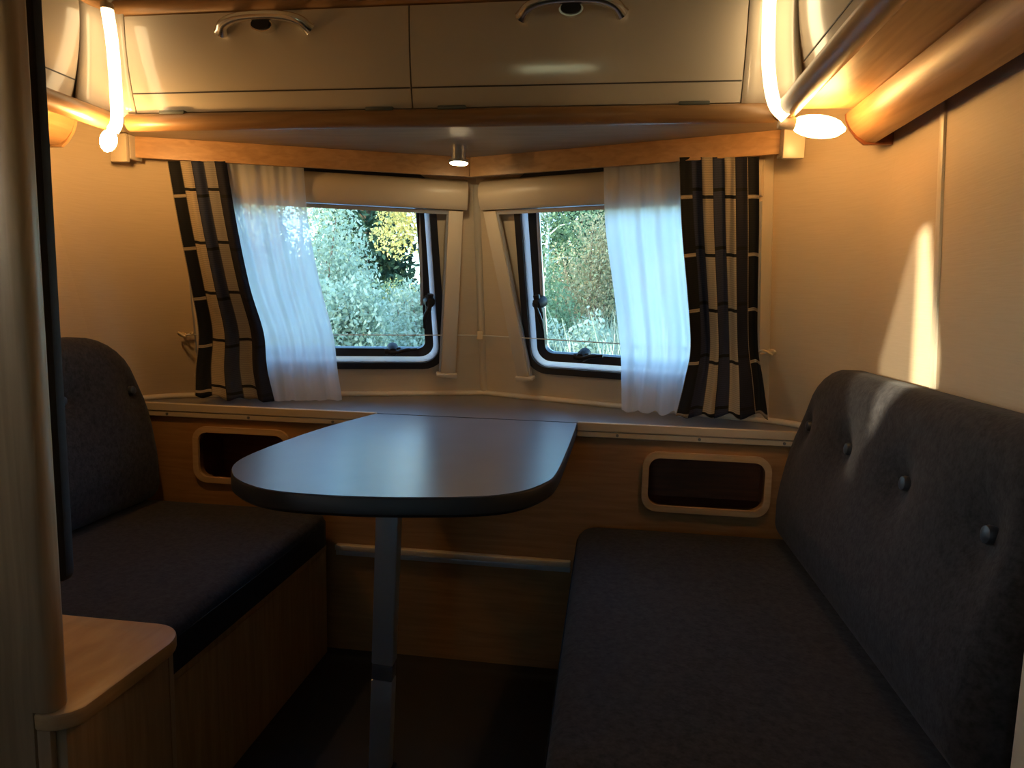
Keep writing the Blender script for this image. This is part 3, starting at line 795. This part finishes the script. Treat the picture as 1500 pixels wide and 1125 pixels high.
# ================================================================== LIGHTS OF THE ROOM
d = thing('downlight', 'small chrome downlight glowing under the front cabinet', 'lamp', (-.405, 1.80, 1.355))
lathe('housing', [(.021, .0), (.021, -.034), (.0265, -.036), (.0275, -.041), (.0245, -.043)], (-.405, 1.800, ZB-.0005), (0, 0, 1), M_chrome, d, 24)
lathe('lens', [(.0235, 0), (.0225, -.002), (.005, -.004)], (-.405, 1.800, ZB-.0437), (0, 0, 1), M_led, d, 24)
def light_tube(pts, bulbs, name, lab):
    t_ = thing(name, lab, 'lamp', tuple(pts[-1]))
    P_ = bez(pts, 8)
    tube('glowing_tube', P_, .0125, M_tube, t_, 12)
    tube('end_cap', [P_[0]-(P_[1]-P_[0])*.05, P_[0]+np.array([0, 0, .012])], .0135, M_edge, t_, 12)
    for (a, b, r) in bulbs:
        a = np.array(a); b = np.array(b); Q = [a+(b-a)*k/8 for k in range(9)]
        tube('bulb', Q, [r*math.sqrt(max(.03, 1-(2*k/8-1)**2)) for k in range(9)], M_bulb if r > .019 else M_bulb2, t_, 14)
        tube('lamp_socket', [b-(b-a)*.08, b+(b-a)*.22], r*.55, M_edge, t_, 12)
    return t_
Lp = [on(u, v, 1, 1.415) for u, v in ((157, 14), (164, 60), (169, 120), (171, 175), (165, 192))]
light_tube(Lp, [(on(155, 222, 1, 1.415), on(163, 190, 1, 1.42), .017)], 'corner_light', 'glowing warm light tube in the corner by the left overhead cabinet')
Rp = [on(u, v, 1, 1.425) for u, v in ((1128, -22), (1126, 40), (1126, 100), (1134, 150), (1152, 172))]
light_tube(Rp, [(on(1238, 190, 1, 1.45), on(1158, 181, 1, 1.45), .022)], 'corner_light', 'glowing warm light tube bending to a bulb by the right overhead cabinet')

# ================================================================== BLINDS, CURTAINS
def blind(side, lab):
    P = PL if side < 0 else PR
    b = thing('roller_blind', lab, 'blind', tuple(P.at(.45, .09, .02)))
    s0, s1 = .098, .88
    prof = [(.608, .002), (.602, .020), (.606, .036), (.620, .044), (.650, .045), (.672, .038), (.685, .022), (.688, .002)]
    V = [P.at(s0, t_, o_) for t_, o_ in prof]
    prism('cassette', V, P.h*(s1-s0), M_blind, b)
    prism('pull_bar', [P.at(s0+.045, .590, .010), P.at(s0+.045, .590, .026), P.at(s0+.045, .6015, .026), P.at(s0+.045, .6015, .010)], P.h*(s1-s0-.09), M_alu, b)
    if side < 0: ra = (.108, .150, .105, .152)
    else: ra = (.100, .142, .150, .192)
    def grail(a0, a1, b0, b1, nm='guide_rail'):
        T = [P.at(a0, .6015, .014), P.at(a1, .6015, .014), P.at(b1, .088, .014), P.at(b0, .088, .014)]
        g = prism(nm, T, P.n*.016, M_railcream, b, .002)
        fl = .010
        prism('rail_fin', [P.at(a1+.0005, .59, .014), P.at(a1+.006, .59, .014), P.at(b1+.006, .09, .014), P.at(b1+.0005, .09, .014)], P.n*.010, M_alu, g)
        e = prism('end_clip', [P.at(b0-.004, .070, .010), P.at(b1+.014, .078, .010), P.at(b1+.014, .0875, .010), P.at(b0-.004, .0875, .010)], P.n*.024, M_railcream, g, .002)
        return g
    grail(*ra)
    grail(.83, .872, .83, .872)
blind(-1, 'cream roller blind cassette and rails at the window by the left bench')
blind(1, 'cream roller blind cassette and rails at the window by the right bench')

def curtain(name, side, rows, offs, folds, amp, mat, lab, cat, ph=0., uscale=6., nz=40, nu=140, solid=.0015, usef=None):
    """rows: [(v_px, u_left, u_right)] silhouette seen in the photo; it hangs `off` in front of the leaning wall"""
    P = PL if side < 0 else PR
    K = len(rows); ctr = []
    for (v, ul, ur), of in zip(rows, offs):
        dv = v if hasattr(v, '__len__') else (v, v)
        ctr.append(np.concatenate([P.px(ul, dv[0], of), P.px(ur, dv[1], of)]))
    C_ = bez(ctr, max(2, nz//(K-1))); V = []; UV = []; Fc = []
    mrow = len(C_)
    for i, q in enumerate(C_):
        a, b = q[:3], q[3:]; k = i/(mrow-1)
        z0 = (a[2]+b[2])/2
        for j in range(nu+1):
            u = j/nu; p = a+(b-a)*u
            uu = u + .018*math.sin(u*9+k*3+ph)
            f = amp*min(1, .45+1.6*k)*(.75+.25*math.sin(k*2.3+u*5+ph))*math.sin(2*math.pi*folds*uu+ph+.35*math.sin(k*4+u*3))
            f += amp*.18*math.sin(2*math.pi*folds*2.3*uu+ph*2+k*2)
            zz = p[2]
            if i == mrow-1: zz += .004*math.sin(u*23+ph)
            q3 = p+P.n*f; q3[2] = max(zz + P.n[2]*f, ZS+.004)
            V.append(q3); UV.append((u*uscale, (1.4-z0)))
    n = nu+1
    for i in range(mrow-1):
        for j in range(nu): Fc.append((i*n+j, i*n+j+1, (i+1)*n+j+1, (i+1)*n+j))
    o = mesh(name, V, Fc, mat, smooth=True)
    uvl = o.data.uv_layers.new(name='UVMap')
    for lp in o.data.loops: uvl.data[lp.index].uv = UV[lp.vertex_index]
    if solid:
        md = o.modifiers.new('cloth', 'SOLIDIFY'); md.thickness = solid; md.offset = 0
    return tag(o, lab, cat)
curtain('sheer_curtain', -1, [(236, 326, 444), (330, 340, 452), (420, 360, 470), (490, 384, 488), (540, 392, 494), ((588, 586), 398, 501)], (.057, .060, .060, .056, .075, .125), 3.6, .010, M_sheer,
        'white sheer curtain over the window by the left bench', 'curtain', .4, solid=0)
curtain('sheer_curtain', 1, [(236, 885, 1002), (330, 888, 1004), (420, 900, 1010), (508, 910, 1018), (555, 911, 1010), ((602, 607), 911, 1002)], (.057, .060, .060, .056, .075, .120), 3.2, .010, M_sheer,
        'white sheer curtain over the window by the right bench', 'curtain', 1.3, solid=0)
curtain('patterned_drape', -1, [(236, 245, 331), (330, 262, 347), (420, 280, 366), (487, 291, 386), (540, 287, 391), ((580, 588), 286, 402)], (.066, .074, .074, .070, .095, .135), 2.2, .013, M_drape,
        'dark patterned drape with sand stripes by the left bench', 'curtain', 2.0, 4.999)
curtain('patterned_drape', 1, [(230, 996, 1112), (330, 1000, 1112), (420, 1008, 1110), (505, 1013, 1110), (555, 1004, 1118), ((610, 610), 990, 1126)], (.066, .074, .074, .068, .090, .125), 3.0, .013, M_drape2,
        'dark patterned drape with sand stripes by the right bench', 'curtain', .6, 6.999)
# cord and hooks
hkL = np.array([-1.235, 1.775, .885]); hkR = np.array([.415, 1.815, .885]); hkC = np.array([XC, wy(XC, .89)-.030, .892])
def proj_u(p): q = np.array(p)-CAM; return 750+FPX*(q@RT)/(q@FW)
def corner_hook(side, u):
    best = min(((abs(proj_u(p)-u), i) for i, p in enumerate(corner_pts(side, .885))))[1]
    p = corner_pts(side, .885)[best]; return p, p+np.array([-side*.022, -.022, 0])
bsL, hkL = corner_hook(-1, 276); bsR, hkR = corner_hook(1, 1132)
tag(tube('tension_wire', [hkL, (hkL+hkC)/2, hkC, (hkC+hkR)/2, hkR], .0016, M_cord, n=6), 'thin clear cord stretched across both front windows', 'cord')
def hook(p, lab, back, sz=.020, ring=True):
    p = np.array(p); back = np.array(back, float)
    h = thing('cord_hook', lab, 'hook', tuple(p))
    tube('hook_arm', [p-back*0, p+back*.5, p+back], [.0030, .0036, .0060], M_hook, h, 8)
    if ring:
        cc = [p+np.array([sz*math.cos(g), sz*.8*math.sin(g), .006*math.sin(g*2)]) for g in np.linspace(0, 5.2, 14)]
        tube('hook_loop', cc, .0030, M_hook, h, 8)
    else:
        box('hook_clip', p+np.array([-.010, -.005, -.014]), p+np.array([.010, .004, .014]), M_hook, h, .003)
hook(hkL, 'small cream cord hook in the corner by the left drape', bsL-hkL)
hook(hkR, 'small cream cord hook in the corner by the right drape', bsR-hkR)
hook(hkC, 'small cream cord clip on the strip between the front windows', (0, .028, 0), ring=False)

# ================================================================== FOREGROUND PARTITION
YPN = .735
p_ = thing('partition', 'light oak partition panel with rounded end beside the left bench', 'partition', (-1.0, YPN+.015, 0))
box('panel', (XL+.003, YPN, 0), (-.722, YPN+.030, ZC-.002), M_wood_z, p_)
lp = [(-.7215, YPN-.002), (-.706, YPN-.002), (-.698, YPN+.002), (-.693, YPN+.010), (-.693, YPN+.022), (-.698, YPN+.030), (-.706, YPN+.034), (-.7215, YPN+.034)]
prism('end_post', [(x, y, .4575) for x, y in lp], (0, 0, ZC-.002-.4575), M_wood_z, p_)
k_ = thing('low_cupboard', 'small low oak cupboard with rounded top board at the foot of the partition', 'cupboard', (-.9, .88, 0))
tb = [(XL+.004, .7675), (-.7205, .7675), (-.7205, .733), (-.705, .733), (-.690, .736), (-.676, .746), (-.667, .760)]+rrect(XL+.004, -.664, .722, .990, (.002, .035, .060, .002), 8)[18:]
# top board is notched for nothing: the post stands on it
prism('top_board', [(x, y, .432) for x, y in tb if True], (0, 0, .024), M_wood_shelf, k_, .004)
box('side_board', (-.700, .745, 0), (-.684, .955, .4315), M_wood_z, k_, .002)
box('front_board', (-.7210, .7370, 0), (-.7005, .7520, .4315), M_wood_z, k_, .002)
prism('corner_post', [(-.720, .9555, 0), (-.684, .9555, 0), (-.688, .972, 0), (-.700, .980, 0), (-.720, .982, 0)], (0, 0, .4315), M_wood_z, k_)
hd = thing('hanging_panel', 'narrow dark grey fabric panel hanging behind the oak partition', 'panel', (-.765, .85, .60))
o2 = rrect(-.765, -.720, .605, 1.66, .012, 5)
prism('fabric', [(x, .800, z) for x, z in o2], (0, .016, 0), M_darkcloth, hd, .004)
box('hanger_strip', (-.765, .796, 1.66), (-.722, .820, ZC-.001), M_blackp, hd, .002)
box('wall_standoff', (-.765, .7655, 1.45), (-.745, .7995, 1.48), M_blackp, hd, .002)
# pale cupboard end at the near end of the right bench
rc = thing('end_partition', 'pale cream end panel standing at the near end of the right bench', 'partition', (.5, .755, 0))
box('end_panel', (.452, .735, 0), (XR-.002, .766, .95), M_cream, rc, .006)
box('top_cap', (.450, .733, .9505), (XR-.002, .768, .958), M_edge, rc, .002)
# plain furniture fronts in the rear half
box_r = thing('rear_wardrobe', 'plain brown wardrobe block in the rear of the caravan', 'wardrobe', (.2, -1.8, 0))
box('body', (-.35, YB+.001, 0), (XR-.002, -1.5, .95), M_rear, box_r, .004)
box('door', (-.32, -1.499, .05), (.10, -1.485, .90), M_rear, box_r, .003)
box('door', (.11, -1.499, .05), (.53, -1.485, .90), M_rear, box_r, .003)

# ================================================================== OUTSIDE
GZ = -.45
g = box('meadow_ground', (-30, -12, GZ-.1), (30, 45, GZ), M_soil)
struct(g, 'rough meadow ground outside the caravan', 'ground'); 
def leaves(n, cen, rad, size, seed, upbias=0., shape='ell', aspect=.55):
    r = np.random.default_rng(seed)
    d = r.normal(size=(n, 3)); d /= np.linalg.norm(d, axis=1)[:, None]
    q = d*(r.random(n)**.45)[:, None]
    if shape == 'cone':
        h = r.random(n)**1.3; an = r.random(n)*2*np.pi; rr_ = (1-h)*(.35+.65*r.random(n))
        q = np.stack([rr_*np.cos(an), rr_*np.sin(an), h*2-1], 1)
    P = np.array(cen)+q*np.array(rad)
    P += r.normal(size=P.shape)*np.array(rad)*.05
    a = r.normal(size=(n, 3)); a[:, 2] += upbias; a /= np.linalg.norm(a, axis=1)[:, None]
    b = np.cross(a, r.normal(size=(n, 3))); b /= np.linalg.norm(b, axis=1)[:, None]
    s = size*(.6+.8*r.random(n))[:, None]
    return P-a*s, P+b*s*aspect, P+a*s, P-b*s*aspect
def leafmesh(name, groups, mat, parent):
    V = []; 
    for gp in groups: V.append(np.stack(gp, 1).reshape(-1, 3))
    V = np.concatenate(V); n = len(V)//4
    me = bpy.data.meshes.new(name); me.vertices.add(len(V)); me.vertices.foreach_set('co', V.ravel())
    me.loops.add(4*n); me.loops.foreach_set('vertex_index', np.arange(4*n)); me.polygons.add(n)
    me.polygons.foreach_set('loop_start', np.arange(n)*4); me.polygons.foreach_set('loop_total', np.full(n, 4)); me.update()
    return link(name, me, mat, parent)
def stems(name, base, tips, r, mat, parent):
    V = []; Fc = []
    for tp in tips:
        a = np.array(base, float); b = np.array(tp, float); mpt = (a+b)/2+np.array([0, 0, .1*np.linalg.norm(b-a)])
        v, f = tube_data([a, mpt, b], [r, r*.7, r*.3], 5); k = len(V); V += v; Fc += [tuple(i+k for i in ff_) for ff_ in f]
    return mesh(name, V, Fc, mat, parent)
def bush(x, y, h, rx, mat, lab, seed, name='bush', n=2600, size=.05, grp='bushes outside the front windows'):
    r = np.random.default_rng(seed)
    t_ = thing(name, lab, 'bush', (x, y, GZ), grp)
    gs = []
    tips = []
    for k in range(7):
        c_ = (x+rx*r.uniform(-.65, .65), y+rx*r.uniform(-.6, .6), GZ+h*r.uniform(.35, .78))
        gs.append(leaves(n//7, c_, (rx*.45, rx*.45, h*.28), size, seed*10+k, .8)); tips.append((c_[0], c_[1], c_[2]+h*.15))
    leafmesh('foliage', gs, mat, t_); stems('stem', (x, y, GZ), tips, .02, M_pinebark, t_)
def birch(x, y, h, mat, lab, seed, n=9000, dense=1.0, grp='trees outside the front windows'):
    r = np.random.default_rng(seed)
    t_ = thing('birch_tree', lab, 'tree', (x, y, GZ), grp)
    lx, ly = r.uniform(-.04, .04, 2)*h
    P_ = [np.array([x+lx*k*k, y+ly*k*k, GZ+h*k]) for k in np.linspace(0, 1, 8)]
    tr = tube('trunk', P_, [.075*(1-.85*k)*h/7 for k in np.linspace(0, 1, 8)], M_bark, t_, 8)
    gs = []; tips = []
    for k in range(16):
        q = r.uniform(.22, .98); an = r.uniform(0, 6.28); rr_ = (1.05-q)*h*.13+.15
        c_ = (x+rr_*math.cos(an), y+rr_*math.sin(an), GZ+h*q)
        gs.append(leaves(n//16, c_, (.55, .55, .5), .038, seed*31+k)); tips.append((c_, q))
    leafmesh('foliage', gs, mat, t_)
    for c_, q in tips:
        a = np.array([x+lx*q*q, y+ly*q*q, GZ+h*q*.93]); c_ = np.array(c_)
        tube('branch', [a, (a+c_)/2+np.array([0, 0, .08]), c_], [.02, .014, .006], M_bark, t_, 5)
def conifer(x, y, h, lab, seed, n=9000, grp='trees outside the front windows'):
    t_ = thing('spruce_tree', lab, 'tree', (x, y, GZ), grp)
    tube('trunk', [(x, y, GZ), (x, y, GZ+h*.95)], [.02*h, .004*h], M_pinebark, t_, 8)
    leafmesh('foliage', [leaves(n, (x, y, GZ+h*.54), (h*.145, h*.145, h*.46), .13, seed, -.4, 'cone', .4)], M_needle, t_)
WL, WR_ = 'outside the window by the left bench', 'outside the window by the right bench'
PLANT = ((-3.15, 7.0, 2.45, .75, M_willow, 'tall pale willow bush '+WL), (-2.35, 5.7, 1.60, .55, M_willow, 'low pale willow bush nearest the glass '+WL),
    (-1.65, 6.3, 1.70, .5, M_willow, 'pale willow bush before the white birch trunks '+WL), (-2.5, 8.4, 1.75, .8, M_willow, 'pale willow bush in the middle row '+WL),
    (-4.5, 9.0, 2.6, .9, M_willow, 'broad pale willow bush behind the sheer curtain '+WL), (-3.5, 10.3, 1.9, .75, M_green, 'green bush at the foot of the yellow birch '+WL),
    (-.50, 6.2, 1.85, .55, M_willow, 'pale willow bush nearest the glass '+WR_), (.75, 6.7, 1.7, .55, M_willow, 'pale willow bush behind the sheer curtain '+WR_),
    (-.75, 8.6, 2.0, .65, M_green, 'mid green bush beside the rusty bush '+WR_), (.75, 8.6, 2.35, .65, M_rust, 'rusty autumn bush behind the sheer curtain '+WR_),
    (-.30, 10.4, 2.9, .75, M_rust, 'tall rusty brown autumn bush '+WR_), (2.3, 8.4, 2.3, .7, M_green, 'green bush behind the patterned drape '+WR_),
    (-1.95, 10.9, 2.5, .65, M_green, 'green bush seen between the two front windows'), (2.3, 11.2, 2.8, .8, M_green, 'tall green bush behind the drape '+WR_))
for i, (x, y, h, rx, m_, lab) in enumerate(PLANT):
    bush(x, y, h, rx, m_, lab, 100+i, n=9000, size=.024)
for i, (x, y, h, m_, lab) in enumerate(((-3.45, 12.6, 6.0, M_yellow, 'white-trunked birch with bright yellow leaves '+WL), (-5.7, 12.2, 6.4, M_willow, 'white-trunked birch with pale leaves behind the sheer curtain '+WL),
        (-1.25, 13.2, 5.6, M_green, 'white-trunked birch with green leaves '+WR_), (1.35, 13.6, 6.2, M_green, 'white-trunked green birch behind the sheer curtain '+WR_))):
    birch(x, y, h, m_, lab, 300+i, grp='birches outside')
for i, (x, y, h) in enumerate(((-13.1, 17.4, 10.5), (-9.7, 17, 11), (-6.3, 17.2, 11), (-2.9, 17.6, 11), (.5, 17.2, 11), (3.9, 17.4, 11), (-12.2, 21.5, 12), (-8.1, 21.8, 12), (-4.4, 22, 12), (-.9, 21.6, 12), (2.7, 22, 12))):
    conifer(x, y, h, ('dark spruce tree in the front row behind the birches outside' if y < 20 else 'dark spruce tree in the back row behind the birches outside'), 500+i, grp=('front row of spruces outside' if y < 20 else 'back row of spruces outside'))
for i, (x, y) in enumerate(((-9.0, -.1), (-9.0, 2.9), (-9.0, 5.9))):  # out of view, added to keep direct sun off the near bushes
    conifer(x, y, 9.5, ('unseen dark spruce added beside the caravan to shade the bushes, nearest its side window', 'unseen dark spruce added beside the caravan to shade the bushes, between two others', 'unseen dark spruce added beside the caravan to shade the bushes, nearest the willows')[i], 560+i, grp='spruces added beside the caravan for shade')
# meadow grass: nobody could count it
r = np.random.default_rng(5); n = 60000
gx = r.uniform(-7, 4, n); gy = r.uniform(3.2, 11.5, n); hh = r.uniform(.5, 1.35, n)*(.75+.35*np.sin(gx*1.7+gy)*np.cos(gy*.9)); lean = r.normal(size=(n, 2))*.22; wd = r.uniform(.004, .011, n); an = r.uniform(0, 6.28, n)
b0 = np.stack([gx-wd*np.cos(an), gy-wd*np.sin(an), np.full(n, GZ)], 1); b1 = np.stack([gx+wd*np.cos(an), gy+wd*np.sin(an), np.full(n, GZ)], 1)
tp = np.stack([gx+lean[:, 0]*hh, gy+lean[:, 1]*hh, GZ+hh], 1)
t1 = tp+np.stack([wd*.4*np.cos(an), wd*.4*np.sin(an), np.zeros(n)], 1)
go = leafmesh('meadow_grass', [(b0, b1, t1, tp)], M_grass, None)
tag(go, 'tall pale meadow grass outside the front windows', 'grass', kind='stuff')

# ------------------------------------------------------------------ put every empty at its thing's base
for o, loc in THINGS:
    l = Vector(map(float, loc)); o.location = l
    for ch in o.children: ch.matrix_parent_inverse = Matrix.Translation(-l)
